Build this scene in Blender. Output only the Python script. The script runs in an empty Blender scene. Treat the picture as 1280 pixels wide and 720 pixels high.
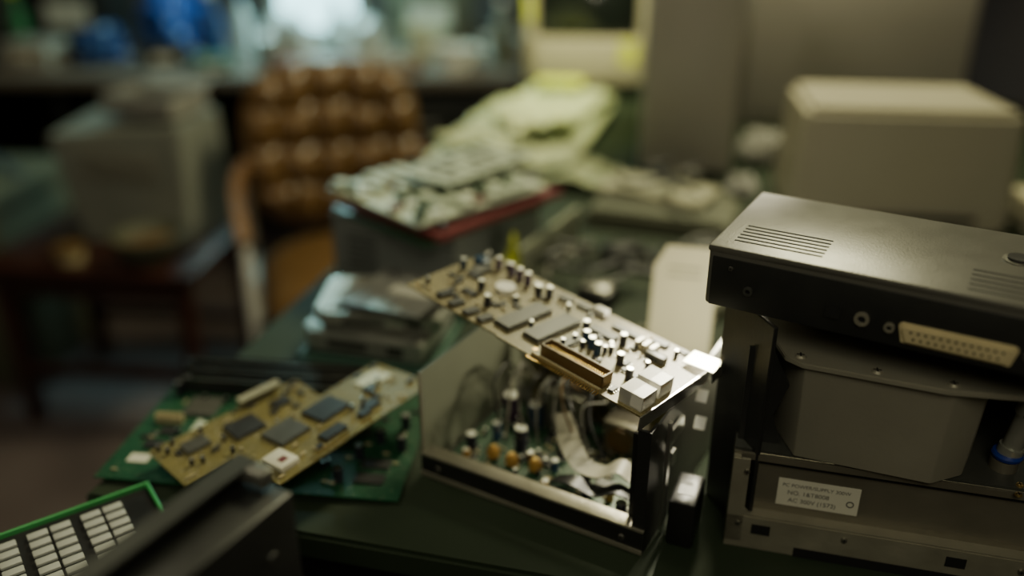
import bpy, bmesh, math, random
from mathutils import Vector, Matrix, Euler
from mathutils import noise as nz
random.seed(7)
R=math.radians
COL=bpy.context.scene.collection

# ------------------------------------------------------------ materials
def nt(name):
    m=bpy.data.materials.new(name); m.use_nodes=True
    t=m.node_tree; b=t.nodes['Principled BSDF']
    return m,t,b
def mat(name,col,rough=.5,metal=0.,noise=.18,scale=25,bump=.0,spec=.5,bscale=None,emis=None,es=1,coat=0):
    m,t,b=nt(name); N=t.nodes; L=t.links
    tc=N.new('ShaderNodeTexCoord'); no=N.new('ShaderNodeTexNoise'); no.inputs['Scale'].default_value=scale
    no.inputs['Detail'].default_value=5
    L.new(tc.outputs['Object'],no.inputs['Vector'])
    mx=N.new('ShaderNodeMix'); mx.data_type='RGBA'
    mx.inputs[6].default_value=[c*(1-noise) for c in col]+[1]
    mx.inputs[7].default_value=[min(1,c*(1+noise)) for c in col]+[1]
    L.new(no.outputs['Fac'],mx.inputs[0]); L.new(mx.outputs[2],b.inputs['Base Color'])
    mr=N.new('ShaderNodeMapRange'); mr.inputs[3].default_value=max(0.03,rough-.3*noise-.03); mr.inputs[4].default_value=min(1,rough+.3*noise+.03)
    L.new(no.outputs['Fac'],mr.inputs[0]); L.new(mr.outputs[0],b.inputs['Roughness'])
    b.inputs['Metallic'].default_value=metal
    b.inputs['Specular IOR Level'].default_value=spec
    b.inputs['Coat Weight'].default_value=coat
    if bump:
        n2=N.new('ShaderNodeTexNoise'); n2.inputs['Scale'].default_value=bscale or scale*4
        L.new(tc.outputs['Object'],n2.inputs['Vector'])
        bp=N.new('ShaderNodeBump'); bp.inputs['Strength'].default_value=bump; bp.inputs['Distance'].default_value=.004
        L.new(n2.outputs['Fac'],bp.inputs['Height']); L.new(bp.outputs[0],b.inputs['Normal'])
    if emis:
        b.inputs['Emission Color'].default_value=list(emis)+[1]; b.inputs['Emission Strength'].default_value=es
    return m
def pcbmat(name,base,trace,scale=140,pad=(.55,.52,.4,1)):
    m,t,b=nt(name); N=t.nodes; L=t.links
    tc=N.new('ShaderNodeTexCoord')
    br=N.new('ShaderNodeTexBrick'); br.inputs['Scale'].default_value=scale
    br.inputs['Color1'].default_value=list(base)+[1]; br.inputs['Color2'].default_value=[c*.75 for c in base]+[1]
    br.inputs['Mortar'].default_value=list(trace)+[1]; br.inputs['Mortar Size'].default_value=.035
    br.inputs['Brick Width'].default_value=1.3; br.inputs['Row Height'].default_value=.35
    L.new(tc.outputs['Object'],br.inputs['Vector'])
    vo=N.new('ShaderNodeTexVoronoi'); vo.inputs['Scale'].default_value=190
    L.new(tc.outputs['Object'],vo.inputs['Vector'])
    lt=N.new('ShaderNodeMath'); lt.operation='LESS_THAN'; lt.inputs[1].default_value=.17
    L.new(vo.outputs['Distance'],lt.inputs[0])
    mx=N.new('ShaderNodeMix'); mx.data_type='RGBA'; L.new(lt.outputs[0],mx.inputs[0])
    L.new(br.outputs['Color'],mx.inputs[6]); mx.inputs[7].default_value=pad
    no=N.new('ShaderNodeTexNoise'); no.inputs['Scale'].default_value=30; L.new(tc.outputs['Object'],no.inputs['Vector'])
    m2=N.new('ShaderNodeMix'); m2.data_type='RGBA'; m2.blend_type='MULTIPLY'; m2.inputs[0].default_value=.5
    L.new(mx.outputs[2],m2.inputs[6]); L.new(no.outputs['Fac'],m2.inputs[7])
    L.new(m2.outputs[2],b.inputs['Base Color']); b.inputs['Roughness'].default_value=.38
    return m
def printmat(name,paper,ink,sc=60):
    m,t,b=nt(name); N=t.nodes; L=t.links
    tc=N.new('ShaderNodeTexCoord'); br=N.new('ShaderNodeTexBrick'); br.inputs['Scale'].default_value=sc
    br.inputs['Color1'].default_value=list(ink)+[1]; br.inputs['Color2'].default_value=[(a+c)/2 for a,c in zip(ink,paper)]+[1]
    br.inputs['Mortar'].default_value=list(paper)+[1]; br.inputs['Mortar Size'].default_value=.13
    br.inputs['Brick Width'].default_value=3.; br.inputs['Row Height'].default_value=.45
    L.new(tc.outputs['Object'],br.inputs['Vector']); L.new(br.outputs['Color'],b.inputs['Base Color'])
    b.inputs['Roughness'].default_value=.75
    return m
M={}
M['table']=mat('bench green',(.022,.034,.018),.65,0,.3,9,.15,spec=.25)
M['floor']=mat('floor vinyl',(.115,.088,.085),.7,0,.25,3,.1)
M['wall']=mat('wall plaster',(.09,.078,.07),.85,0,.15,2,.1)
M['wallr']=mat('wall plaster purple',(.12,.09,.088),.85,0,.12,2,.1)
M['ceil']=mat('ceiling paint',(.3,.3,.28),.9)
M['beige']=mat('aged beige plastic',(.52,.48,.33),.45,0,.08,6,.05)
M['beige2']=mat('dull beige plastic',(.36,.335,.245),.42,0,.10,6,.05)
M['grey']=mat('grey plastic',(.31,.29,.235),.5,0,.1,5,.05)
M['grey2']=mat('grey cabinet',(.38,.355,.30),.55,0,.1,4,.05)
M['devtop']=mat('device grey paint',(.112,.108,.092),.36,.2,.06,40,.06,bscale=600)
M['dark']=mat('dark steel',(.034,.035,.033),.4,.5,.20,30,.05)
M['midmetal']=mat('grey painted steel',(.072,.075,.066),.4,.4,.2,25,.05)
M['flange']=mat('scuffed grey steel',(.17,.17,.15),.4,.5,.25,25,.05)
M['black']=mat('black plastic',(.012,.012,.012),.4,0,.3,40)
M['slotblk']=mat('worn black slot plastic',(.026,.027,.026),.35,0,.3,40)
M['hole']=mat('black void',(.004,.004,.004),.8)
M['steel']=mat('zinc steel',(.34,.33,.29),.35,.9,.25,35,.1)
M['chrome']=mat('chrome',(.72,.72,.68),.3,.8,.05)
M['bright']=mat('bright tin',(.92,.92,.88),.3,1,.05)
M['casepan']=mat('grey green panel',(.27,.29,.21),.42,.3,.15,10)
M['boxpan']=mat('blue grey panel',(.19,.205,.195),.5,.2,.15,10)
M['cast']=mat('cast aluminium',(.31,.295,.235),.46,.35,.15,12,.04,bscale=300)
M['plate']=mat('worn metal plate',(.19,.175,.135),.42,.5,.40,14,.15)
M['lip']=mat('worn silver lip',(.34,.32,.25),.42,.5,.40,22,.15)
M['tan']=pcbmat('tan circuit board',(.26,.21,.085),(.40,.35,.18))
M['olivepcb']=pcbmat('olive circuit board',(.24,.20,.065),(.36,.32,.13))
M['green']=pcbmat('green circuit board',(.012,.085,.038),(.035,.16,.08),140,(.25,.3,.18,1))
M['dgreen']=pcbmat('dark green circuit board',(.022,.075,.038),(.05,.16,.08),140,(.26,.30,.18,1))
M['pale']=mat('pale green plastic',(.42,.47,.36),.5,0,.25,40)
M['palelt']=mat('pale light plastic',(.58,.62,.50),.5,0,.2,40)
M['white']=mat('white plastic',(.82,.80,.72),.35,0,.06,20)
M['chip']=mat('chip epoxy',(.03,.03,.03),.38,0,.2,60)
M['chipg']=mat('grey chip epoxy',(.075,.075,.065),.4,0,.2,60)
M['brown']=mat('brown connector',(.15,.088,.03),.4,0,.2,60)
M['ivory']=mat('ivory connector',(.55,.47,.27),.45,0,.1,60)
M['gold']=mat('gold pins',(.75,.52,.2),.3,1,.1)
M['cap']=mat('capacitor sleeve',(.02,.02,.03),.3,0,.2,60)
M['capblue']=mat('blue capacitor sleeve',(.02,.05,.10),.3,0,.2,60)
M['cappurple']=mat('purple capacitor sleeve',(.06,.035,.065),.3,0,.2,60)
M['orange']=mat('gold coil',(.42,.24,.055),.35,.1,.25,60)
M['blue']=mat('blue plastic',(.01,.06,.26),.35,0,.25,20)
M['ringblue']=mat('dark blue rubber',(.012,.035,.24),.35,0,.2,20)
M['bluedark']=mat('dull blue plastic film',(.01,.045,.15),.3,0,.4,20)
M['teal']=mat('teal plastic',(.07,.15,.11),.4,0,.15,20)
M['red']=mat('dull red plastic',(.15,.025,.026),.5,0,.3,20)
M['yellow']=mat('yellow green plastic',(.78,.84,.06),.45,0,.1,20)
M['silver']=mat('silver drive shell',(.42,.43,.38),.32,.6,.35,26,.15)
M['disk']=mat('floppy plastic',(.085,.085,.08),.4,0,.2,20)
M['labelw']=mat('label paper',(.66,.64,.53),.7,0,.08,50)
M['ink']=mat('ink',(.05,.05,.05),.7)
M['paper']=printmat('newsprint',(.55,.60,.35),(.12,.14,.08),22)
M['paper2']=mat('plain paper',(.62,.67,.38),.75,0,.4,8,.2,bscale=20)
M['leather']=mat('brown leather',(.145,.080,.030),.32,0,.4,12,.3,bscale=40)
M['wood']=mat('oak armrest',(.20,.105,.045),.45,0,.25,12)
M['redwood']=mat('dark red wood',(.045,.015,.010),.4,0,.3,12)
M['sack']=mat('grey white plastic',(.235,.245,.205),.6,0,.2,8,.2,bscale=15)
M['film']=mat('pale plastic film',(.55,.62,.6),.25,0,.3,12,.3,bscale=25)
M['wrap']=mat('dull white wrapping',(.30,.295,.26),.4,0,.3,12,.3,bscale=25)
M['ribbon']=mat('ribbon cable',(.23,.22,.165),.5,0,.25,60)
M['kgreen']=mat('green frame plastic',(.045,.32,.085),.4,0,.2,20)
M['key']=mat('key cap',(.46,.47,.43),.4,0,.08,40)
M['glass']=mat('crt glass',(.012,.016,.014),.12,0,.1,5)
M['screenlit']=mat('lit screen',(.2,.4,.5),.3,0,.5,9,emis=(.45,.88,.92),es=4.5)
M['olive']=mat('olive grey plastic',(.11,.115,.075),.5,0,.2,10)
M['cream']=mat('cream card',(.60,.57,.39),.6,0,.12,20)
M['creamd']=mat('dull cream plastic',(.33,.32,.22),.5,0,.15,20)
M['deskw']=mat('back desk laminate',(.15,.125,.10),.5,0,.2,8)
M['bglass']=mat('green bottle glass',(.03,.14,.05),.1,0,.1,8)
M['wire']=mat('black cable',(.012,.012,.012),.45)
M['wireg']=mat('grey cable',(.13,.125,.10),.5)

# ------------------------------------------------------------ builders
def thing(name,label,cat,loc,rot=0,group=None,full=None):
    e=bpy.data.objects.new(name,None); COL.objects.link(e); e.empty_display_size=.02
    e.location=loc; e.rotation_euler=full if full else (0,0,R(rot))
    e['label']=label; e['category']=cat
    if group: e['group']=group
    return e
def fin(bm,name,parent,loc,rot,m,smooth=False,label=None):
    me=bpy.data.meshes.new(name); bmesh.ops.recalc_face_normals(bm,faces=bm.faces); bm.to_mesh(me); bm.free()
    ms=m if isinstance(m,(list,tuple)) else [m]
    for k in ms: me.materials.append(M[k])
    if smooth:
        for p in me.polygons: p.use_smooth=True
    o=bpy.data.objects.new(name,me); COL.objects.link(o)
    o.location=loc; o.rotation_euler=[R(a) for a in rot]
    if parent: o.parent=parent
    if smooth:
        md=o.modifiers.new('es','EDGE_SPLIT'); md.split_angle=R(32)
    if label: o['label']=label
    return o
def abox(bm,s,c=(0,0,0),rz=0,mi=0,bev=0,seg=2,rx=0,ry=0):
    r=bmesh.ops.create_cube(bm,size=1)
    vs=r['verts']
    mt=Matrix.Translation(c)@Euler((R(rx),R(ry),R(rz))).to_matrix().to_4x4()@Matrix.Diagonal((*s,1))
    bmesh.ops.transform(bm,matrix=mt,verts=vs)
    fs=list({f for v in vs for f in v.link_faces})
    for f in fs: f.material_index=mi
    if bev:
        es=list({e for f in fs for e in f.edges})
        q=bmesh.ops.bevel(bm,geom=es,offset=bev,segments=seg,affect='EDGES',profile=.5)
        for f in q['faces']: f.material_index=mi
def acyl(bm,r,h,c=(0,0,0),r2=None,seg=20,rot=(0,0,0),mi=0,):
    q=bmesh.ops.create_cone(bm,cap_ends=True,segments=seg,radius1=r,radius2=r if r2 is None else r2,depth=h)
    mt=Matrix.Translation(c)@Euler([R(a) for a in rot]).to_matrix().to_4x4()
    bmesh.ops.transform(bm,matrix=mt,verts=q['verts'])
    for f in {f for v in q['verts'] for f in v.link_faces}: f.material_index=mi
def box(name,parent,s,c,m,rot=(0,0,0),bev=0,label=None,seg=2):
    bm=bmesh.new(); abox(bm,s,(0,0,s[2]/2),bev=bev,seg=seg)
    return fin(bm,name,parent,c,rot,m,smooth=bev>0,label=label)
def cyl(name,parent,r,h,c,m,rot=(0,0,0),r2=None,seg=24,label=None):
    bm=bmesh.new(); acyl(bm,r,h,(0,0,h/2),r2,seg)
    return fin(bm,name,parent,c,rot,m,smooth=True,label=label)
def prism(name,parent,pts,h,c,m,rot=(0,0,0),bev=0,label=None,seg=2,taper=None):
    bm=bmesh.new(); vs=[bm.verts.new((x,y,0)) for x,y in pts]
    f=bm.faces.new(vs); q=bmesh.ops.extrude_face_region(bm,geom=[f])
    bmesh.ops.translate(bm,vec=(0,0,h),verts=[v for v in q['geom'] if isinstance(v,bmesh.types.BMVert)])
    if taper:
        for v in bm.verts:
            if v.co.z<h*.5: v.co.x=taper[0]+(v.co.x-taper[0])*taper[2]; v.co.y=taper[1]+(v.co.y-taper[1])*taper[2]
    if bev: bmesh.ops.bevel(bm,geom=list(bm.edges),offset=bev,segments=seg,affect='EDGES')
    return fin(bm,name,parent,c,rot,m,smooth=bev>0,label=label)
def rev(name,parent,prof,c,m,rot=(0,0,0),seg=28,label=None):
    bm=bmesh.new(); rings=[]
    for r,z in prof:
        rings.append([bm.verts.new((r*math.cos(2*math.pi*i/seg),r*math.sin(2*math.pi*i/seg),z)) for i in range(seg)])
    for a,b in zip(rings,rings[1:]):
        for i in range(seg):
            bm.faces.new((a[i],a[(i+1)%seg],b[(i+1)%seg],b[i]))
    if prof[0][0]>1e-6 and prof[0]!=prof[-1]: bm.faces.new(rings[0])
    if prof[-1][0]>1e-6 and prof[0]!=prof[-1]: bm.faces.new(rings[-1])
    bmesh.ops.remove_doubles(bm,verts=bm.verts,dist=1e-6)
    return fin(bm,name,parent,c,rot,m,smooth=True,label=label)
def cr(pts,n=8):
    P=[Vector(p) for p in pts]; P=[P[0]*2-P[1]]+P+[P[-1]*2-P[-2]]; o=[]
    for i in range(1,len(P)-2):
        for k in range(n):
            t=k/n; a,b,c,d=P[i-1:i+3]
            o.append(.5*((2*b)+(c-a)*t+(2*a-5*b+4*c-d)*t*t+(3*b-a-3*c+d)*t**3))
    o.append(P[-2]); return o
def sweep(name,parent,pts,m,r=.002,w=None,h=None,seg=8,n=8,c=(0,0,0),label=None,rot=(0,0,0)):
    path=cr(pts,n); bm=bmesh.new(); rings=[]
    for i,p in enumerate(path):
        t=(path[min(i+1,len(path)-1)]-path[max(i-1,0)]).normalized()
        up=Vector((0,0,1)) if abs(t.z)<.97 else Vector((0,1,0))
        s=t.cross(up).normalized(); u=s.cross(t).normalized()
        if w: off=[s*w/2+u*h/2,-s*w/2+u*h/2,-s*w/2-u*h/2,s*w/2-u*h/2]
        else: off=[(s*math.cos(2*math.pi*k/seg)+u*math.sin(2*math.pi*k/seg))*r for k in range(seg)]
        rings.append([bm.verts.new(p+q) for q in off])
    k=len(rings[0])
    for a,b in zip(rings,rings[1:]):
        for i in range(k): bm.faces.new((a[i],a[(i+1)%k],b[(i+1)%k],b[i]))
    bm.faces.new(rings[0]); bm.faces.new(rings[-1])
    return fin(bm,name,parent,c,rot,m,smooth=True,label=label)
def multi(name,parent,items,m,c=(0,0,0),rot=(0,0,0),smooth=False,label=None):
    bm=bmesh.new()
    for it in items:
        if it[0]=='b': abox(bm,it[1],it[2],**(it[3] if len(it)>3 else {}))
        else: acyl(bm,it[1],it[2],it[3],**(it[4] if len(it)>4 else {}))
    return fin(bm,name,parent,c,rot,m,smooth=smooth,label=label)
def dup(o,loc,rot=None,parent=None):
    q=o.copy(); COL.objects.link(q); q.location=loc
    if rot is not None: q.rotation_euler=[R(a) for a in rot]
    if parent: q.parent=parent
    return q
def text(parent,s,size,c,m,rot=(0,0,0)):
    cu=bpy.data.curves.new('lettering','FONT'); cu.body=s; cu.size=size; cu.align_x='CENTER'; cu.align_y='CENTER'; cu.extrude=.00005
    t=bpy.data.objects.new('tmp',cu); COL.objects.link(t)
    bpy.context.view_layer.update()
    me=bpy.data.meshes.new_from_object(t.evaluated_get(bpy.context.evaluated_depsgraph_get()))
    bpy.data.objects.remove(t); me.materials.clear(); me.materials.append(M[m])
    o=bpy.data.objects.new('lettering',me); COL.objects.link(o); o.parent=parent; o.location=c; o.rotation_euler=[R(a) for a in rot]
    return o
def chip(par,c,l,w,h=.0028,rz=0,m='chip',pins=True,name='chip'):
    bm=bmesh.new(); abox(bm,(l,w,h),(0,0,h/2+.0006),bev=.0004,seg=1)
    if pins:
        n=max(3,int(l/.0026))
        for i in range(n):
            x=-l/2+(i+.5)*l/n
            for s in(-1,1): abox(bm,(.0008,.0016,h*.6),(x,s*(w/2+.0006),h*.3),mi=1)
    return fin(bm,name,par,c,(0,0,rz),[m,'bright'])
def ecap(par,c,r=.0032,h=.011,m='cap'):
    bm=bmesh.new(); acyl(bm,r,h,(0,0,h/2),seg=16); acyl(bm,r*.86,.0006,(0,0,h+.0002),seg=16,mi=1)
    acyl(bm,r*1.03,.001,(0,0,h-.0008),seg=16)
    return fin(bm,'capacitor',par,c,(0,0,0),[m,'bright'],smooth=True)
def resistor(par,c,rz=0,m='ivory'):
    bm=bmesh.new(); acyl(bm,.0011,.005,(0,0,.0016),rot=(0,90,0),seg=8); acyl(bm,.0003,.010,(0,0,.0016),rot=(0,90,0),seg=6,mi=1)
    return fin(bm,'resistor',par,c,(0,0,rz),[m,'bright'],smooth=True)
def header(par,c,l,w,h,rz=0,m='brown',pins=True):
    t=.0012; it=[('b',(l,w,t),(0,0,t/2)),('b',(l,t,h),(0,w/2-t/2,h/2)),('b',(l,t,h),(0,-w/2+t/2,h/2)),('b',(t,w,h),(l/2-t/2,0,h/2)),('b',(t,w,h),(-l/2+t/2,0,h/2))]
    if pins:
        n=int(l/.0026)
        for i in range(n):
            for s in(-1,1): it.append(('b',(.0007,.0007,h*.75),(-l/2+(i+.5)*l/n,s*.0013,h*.4),dict(mi=1)))
    return multi('connector',par,it,[m,'gold'],c,(0,0,rz))
def jack(par,c,rz,m='white',s=(.0165,.0175,.0135)):
    w,d,h=s;t=.0015
    it=[('b',(w,d,t),(0,0,h-t/2)),('b',(w,d,t),(0,0,t/2)),('b',(t,d,h),(-w/2+t/2,0,h/2)),('b',(t,d,h),(w/2-t/2,0,h/2)),('b',(w,d*.5,h),(0,d*.24,h/2)),
        ('b',(w*.35,d*.3,t),(0,-d*.33,t*1.4))]
    for i in range(5): it.append(('b',(.0006,d*.4,.0006),(-w*.25+i*w*.12,-d*.25,h*.62),dict(mi=1)))
    return multi('phone_jack',par,it,[m,'gold'],c,(0,0,rz))
def screw(par,c,r=.004,rot=(0,0,0),m='steel'):
    bm=bmesh.new(); acyl(bm,r,.0018,(0,0,.0009),r2=r*.8,seg=16)
    abox(bm,(r*1.3,r*.25,.0003),(0,0,.0019),mi=1); abox(bm,(r*.25,r*1.3,.0003),(0,0,.0019),mi=1)
    return fin(bm,'screw',par,c,rot,[m,'hole'])
def scatter(par,n,x0,x1,y0,y1,z,seed,avoid=()):
    rr=random.Random(seed); pro=[resistor(par,(x0,y0,z),0,'ivory'),chip(par,(x1,y1,z),.009,.005,.0022),ecap(par,(x0,y1,z),.0022,.007,'cap')]
    for i in range(n):
        x=rr.uniform(x0,x1); y=rr.uniform(y0,y1)
        if any(abs(x-a)<p and abs(y-b)<q for a,b,p,q in avoid): continue
        dup(rr.choice([pro[0],pro[0],pro[1],pro[2]]),(x,y,z),(0,0,rr.choice((0,90))))

# ------------------------------------------------------------ room
def struct(name,s,c,m,rot=(0,0,0)):
    o=box(name,None,s,c,m,rot); o['kind']='structure'; return o
struct('floor',(4.6,5.6,.1),(-.3,1.2,-.1),'floor')
struct('wall_back',(4.6,.1,2.7),(-.3,3.75,0),'wall')
struct('wall_right',(.1,5.6,2.7),(1.75,1.2,0),'wallr')
struct('wall_left',(.1,5.6,2.7),(-2.55,1.2,0),'wall')
struct('wall_front',(4.6,.1,2.7),(-.3,-1.35,0),'wall')
struct('ceiling',(4.6,5.6,.1),(-.3,1.2,2.7),'ceil')
struct('baseboard_back',(4.3,.02,.09),(-.3,3.69,0),'redwood')
struct('baseboard_right',(.02,5.0,.09),(1.69,1.2,0),'redwood')

# ------------------------------------------------------------ main bench
be=thing('workbench','long workbench with a dark green top and dark frame','workbench',(-.42,.70,0),-14)
prism('table_top',be,[(0,0),(1.78,0),(1.32,2.0),(0,2.0)],.03,(0,0,.72),'table',bev=.004)
for p in((.05,.05),(.05,1.92),(1.2,1.92),(1.55,.1)):
    box('leg',be,(.05,.05,.72),(p[0],p[1],0),'dark',bev=.003)
box('apron',be,(1.5,.02,.07),(.8,.06,.645),'dark')
box('apron',be,(.02,1.85,.07),(.05,1.0,.645),'dark')

ct=thing('side_cart','small dark steel cart beside the workbench','cart',(-.47,.39,0),0)
box('top',ct,(.54,.42,.02),(0,0,.728),'dark',bev=.004)
for x in(-.24,.24):
    for y in(-.18,.18): box('leg',ct,(.03,.03,.728),(x,y,0),'dark')
box('shelf',ct,(.5,.38,.015),(0,0,.2),'dark')

# ------------------------------------------------------------ keyboard
kb=thing('keyboard','black keyboard with pale keys and a bright green rim','keyboard',(-.420,.567,.7505),36)
W,D=.26,.125
prism('base',kb,[(-W/2,-D/2),(W/2,-D/2),(W/2,D/2),(-W/2,D/2)],.016,(0,0,0),'black',bev=.003)
multi('rim',kb,[('b',(W+.004,.0035,.020),(0,D/2,.010),dict(bev=.0012)),('b',(.0035,D,.020),(W/2,0,.010),dict(bev=.0012)),('b',(.0035,D,.020),(-W/2,0,.010),dict(bev=.0012)),('b',(W+.004,.0035,.020),(0,-D/2,.010),dict(bev=.0012))],'kgreen',smooth=True)
bm=bmesh.new(); abox(bm,(.0168,.0088,.0032),(0,0,.0016),bev=.001)
k0=fin(bm,'key',kb,(0,0,0),(0,0,0),'key',smooth=True)
first=True
for r_ in range(8):
    for c_ in range(11):
        x=W/2-.036-c_*.0190-(c_//2)*.0065; y=D/2-.018-r_*.0130
        if x<-W/2+.01: continue
        if first: k0.location=(x,y,.0162); first=False
        else: dup(k0,(x,y,.0162))

# ------------------------------------------------------------ near dark chassis
fc=thing('metal_chassis','slim dark steel equipment chassis standing on the cart','chassis',(-.198,.420,.748),61)
box('shell',fc,(.17,.046,.186),(-.015,-.001,0),'dark',bev=.003)
multi('flange',fc,[('b',(.17,.004,.012),(-.015,.0205,.192)),('b',(.17,.016,.003),(-.015,.014,.199))],'midmetal')
box('end_tab',fc,(.012,.030,.012),(.064,.006,.188),'flange',bev=.002)
multi('slot',fc,[('b',(.012,.001,.004),(-.01-i*.02,-.0243,.16)) for i in range(4)],'hole')
screw(fc,(.045,-.0240,.15),.004,(90,0,0),m='midmetal')

# ------------------------------------------------------------ motherboard
mb=thing('motherboard','green computer motherboard with black slots lying on bench','circuit board',(-.25,.815,.754),-7)
W,D=.31,.225
prism('board',mb,[(-W/2,-D/2),(W/2,-D/2),(W/2,D/2),(-W/2,D/2)],.0018,(0,0,0),'green')
s0=header(mb,(-.04,.100,.0018),.21,.010,.018,0,'slotblk',False); dup(s0,(-.042,.078,.0018)); dup(s0,(-.04,.056,.0018))
t0=multi('slot_contact',mb,[('b',(.20,.0014,.001),(0,0,0))],'steel',c=(-.04,.095,.0203)); dup(t0,(-.042,.073,.0203)); dup(t0,(-.04,.051,.0203))
chip(mb,(-.10,.02,.0018),.036,.036,.003,0,'chipg'); chip(mb,(-.115,-.03,.0018),.02,.012); chip(mb,(-.12,-.055,.0018),.02,.012)
chip(mb,(-.03,-.03,.0018),.03,.03,.003,0,'chip'); chip(mb,(.12,-.06,.0018),.03,.014); chip(mb,(.12,-.085,.0018),.03,.014)
for x,y in((-.135,.06),(-.14,.045),(.09,-.09),(.14,-.03),(.135,.01),(.115,-.02),(.1,-.05)): ecap(mb,(x,y,.0018),.005,.016,'cap')
box('memory_module',mb,(.02,.075,.0012),(-.075,-.06,.012),'pale',(0,20,0))
header(mb,(-.125,-.01,.0018),.03,.008,.009,0,'ivory')
box('sticker',mb,(.022,.014,.0005),(-.125,-.078,.002),'labelw')
scatter(mb,80,-.14,.14,-.1,.04,.0018,3)
cyl('mounting_post',mb,.006,.016,(-.148,.098,.0018),'black')

def card(name,label,loc,rot,W,D,seed,big,par_m='olivepcb'):
    t=thing(name,label,'circuit board',loc,full=rot,group='expansion cards on the motherboard')
    prism('board',t,[(-W/2,-D/2),(W/2,-D/2),(W/2,D/2),(-W/2,D/2)],.0016,(0,0,0),par_m)
    for (x,y,l,w,m) in big: chip(t,(x,y,.0016),l,w,.0035,0,m)
    scatter(t,42,-W/2+.008,W/2-.008,-D/2+.007,D/2-.007,.0016,seed,[(x,y,l/2+.004,w/2+.004) for x,y,l,w,m in big])
    return t
c1=card('expansion_card','olive expansion card with large chips lying on green motherboard',(-.183,.764,.797),(R(-4),R(-3),R(52)),.205,.088,11,
  [(.005,.015,.038,.034,'chip'),(-.045,.018,.036,.034,'chipg'),(-.02,-.024,.028,.014,'chip'),(.035,-.02,.018,.014,'chip'),(.058,.005,.014,.010,'chip'),(.02,-.026,.012,.010,'chip')])
box('sticker',c1,(.034,.026,.0006),(.074,.018,.0025),'palelt')
box('shielded_module',c1,(.022,.030,.006),(-.080,-.018,.0016),'labelw',bev=.001); box('module_mark',c1,(.008,.008,.0003),(-.080,-.022,.0077),'red')
multi('edge_contact',c1,[('b',(.0018,.008,.0003),(-.06+i*.003,-.0395,.0018)) for i in range(30)],'gold')
c2=card('expansion_card','olive expansion card partly covered by another card',(-.278,.775,.776),(R(2),R(-3),R(46)),.175,.075,12,
  [(0,.0,.034,.030,'chip'),(-.050,.01,.026,.018,'chipg'),(.05,.01,.02,.014,'chip')])
multi('edge_bracket',c2,[('b',(.05,.004,.010),(.04,.038,.005)),('b',(.05,.010,.002),(.04,.035,.011))],'creamd')

# ------------------------------------------------------------ hard drive stack
def hdd(label,loc,rot,h,sx=1,m='silver'):
    hd=thing('hard_drive',label,'hard drive',loc,full=[R(a) for a in rot],group='stacked hard drives')
    prism('casting',hd,[(-.078*sx,-.040),(-.062*sx,-.058),(.078*sx,-.058),(.078*sx,.055),(-.070*sx,.055),(-.078*sx,.045)],h,(0,0,0),m,bev=.0018)
    prism('lid',hd,[(-.055*sx,-.04),(.045*sx,-.045),(.062*sx,-.02),(.060*sx,.04),(-.045*sx,.044)],.003,(0,0,h),'steel',bev=.001)
    for x,y in((-.06,-.045),(.068,-.048),(.068,.046),(-.062,.045)): screw(hd,(x*sx,y,h),.0035)
    box('side_recess',hd,(.05*sx,.001,h*.4),(-.015*sx,-.0583,h*.3),'midmetal'); box('side_recess',hd,(.02*sx,.001,h*.5),(.045*sx,-.0583,h*.25),'midmetal')
    box('label',hd,(.05,.035,.0004),(-.005,.012,h+.003),'labelw'); cyl('spindle_hub',hd,.012,.0012,(.03,-.022,h+.003),'bright')
    return hd
hdd('silver hard disk drive with chamfered casting on tray',(-.170,1.000,.7675),(0,0,-16),.026,1.05)
hdd('silver hard disk drive stacked atop another drive',(-.162,1.012,.7985),(0,2,-3),.019,1.02)
ht=thing('plastic_tray','teal green plastic mounting tray under a silver drive','tray',(-.165,1.0,.7505),-12)
multi('tray_body',ht,[('b',(.175,.135,.004),(0,0,.002)),('b',(.175,.005,.015),(0,-.065,.0075)),('b',(.175,.005,.015),(0,.065,.0075)),('b',(.005,.135,.015),(-.085,0,.0075)),('b',(.005,.135,.015),(.085,0,.0075))],'teal')
fd=thing('floppy_disk','dark grey floppy disk with metal shutter atop a drive','floppy disk',(-.138,.998,.8265),-24)
prism('shell',fd,[(-.056,-.056),(.056,-.056),(.056,.050),(.050,.056),(-.056,.056)],.0035,(0,0,0),'disk',bev=.0006)
box('shutter',fd,(.045,.028,.0042),(.004,-.041,-.0002),'steel'); box('label',fd,(.055,.022,.0003),(.012,.004,.0036),'wrap')
box('shutter_window',fd,(.01,.02,.0003),(.012,-.041,.0041),'disk')

# ------------------------------------------------------------ open metal case
ca=thing('metal_case','open dark metal case holding circuit boards and cables','equipment case',(-.089,.737,.7505),-30)
W,D,H=.238,.20,.118
box('floor_pan',ca,(W,D,.002),(W/2,D/2,0),'midmetal')
box('side_panel',ca,(.0025,D,H),(.00125,D/2,0),'casepan',label='grey green steel side panel')
box('side_panel',ca,(.0025,D,H+.008),(W-.00125,D/2,0),'midmetal')
box('back_panel',ca,(W,.0025,H*.7),(W/2,D,0),'casepan')
multi('front_rail',ca,[('b',(W,.012,.022),(W/2,.002,.013),dict(mi=0)),('b',(W,.016,.0022),(W/2,.004,.0252),dict(mi=1)),('b',(W,.002,.004),(W/2,-.0045,.003),dict(mi=1))],['dark','lip'])
multi('corner_post',ca,[('b',(.012,.003,H+.010),(W-.006,.0,.064)),('b',(.003,.016,H+.010),(W-.0015,.008,.064)),('b',(.005,.004,.11),(W-.018,.012,.06))],['dark'])
multi('corner_post',ca,[('b',(.0025,.004,H),(.001,-.001,H/2),dict(mi=0))],['lip'])
screw(ca,(.02,-.004,.013),.003,(90,0,0)); screw(ca,(W-.02,-.004,.013),.003,(90,0,0))
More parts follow.
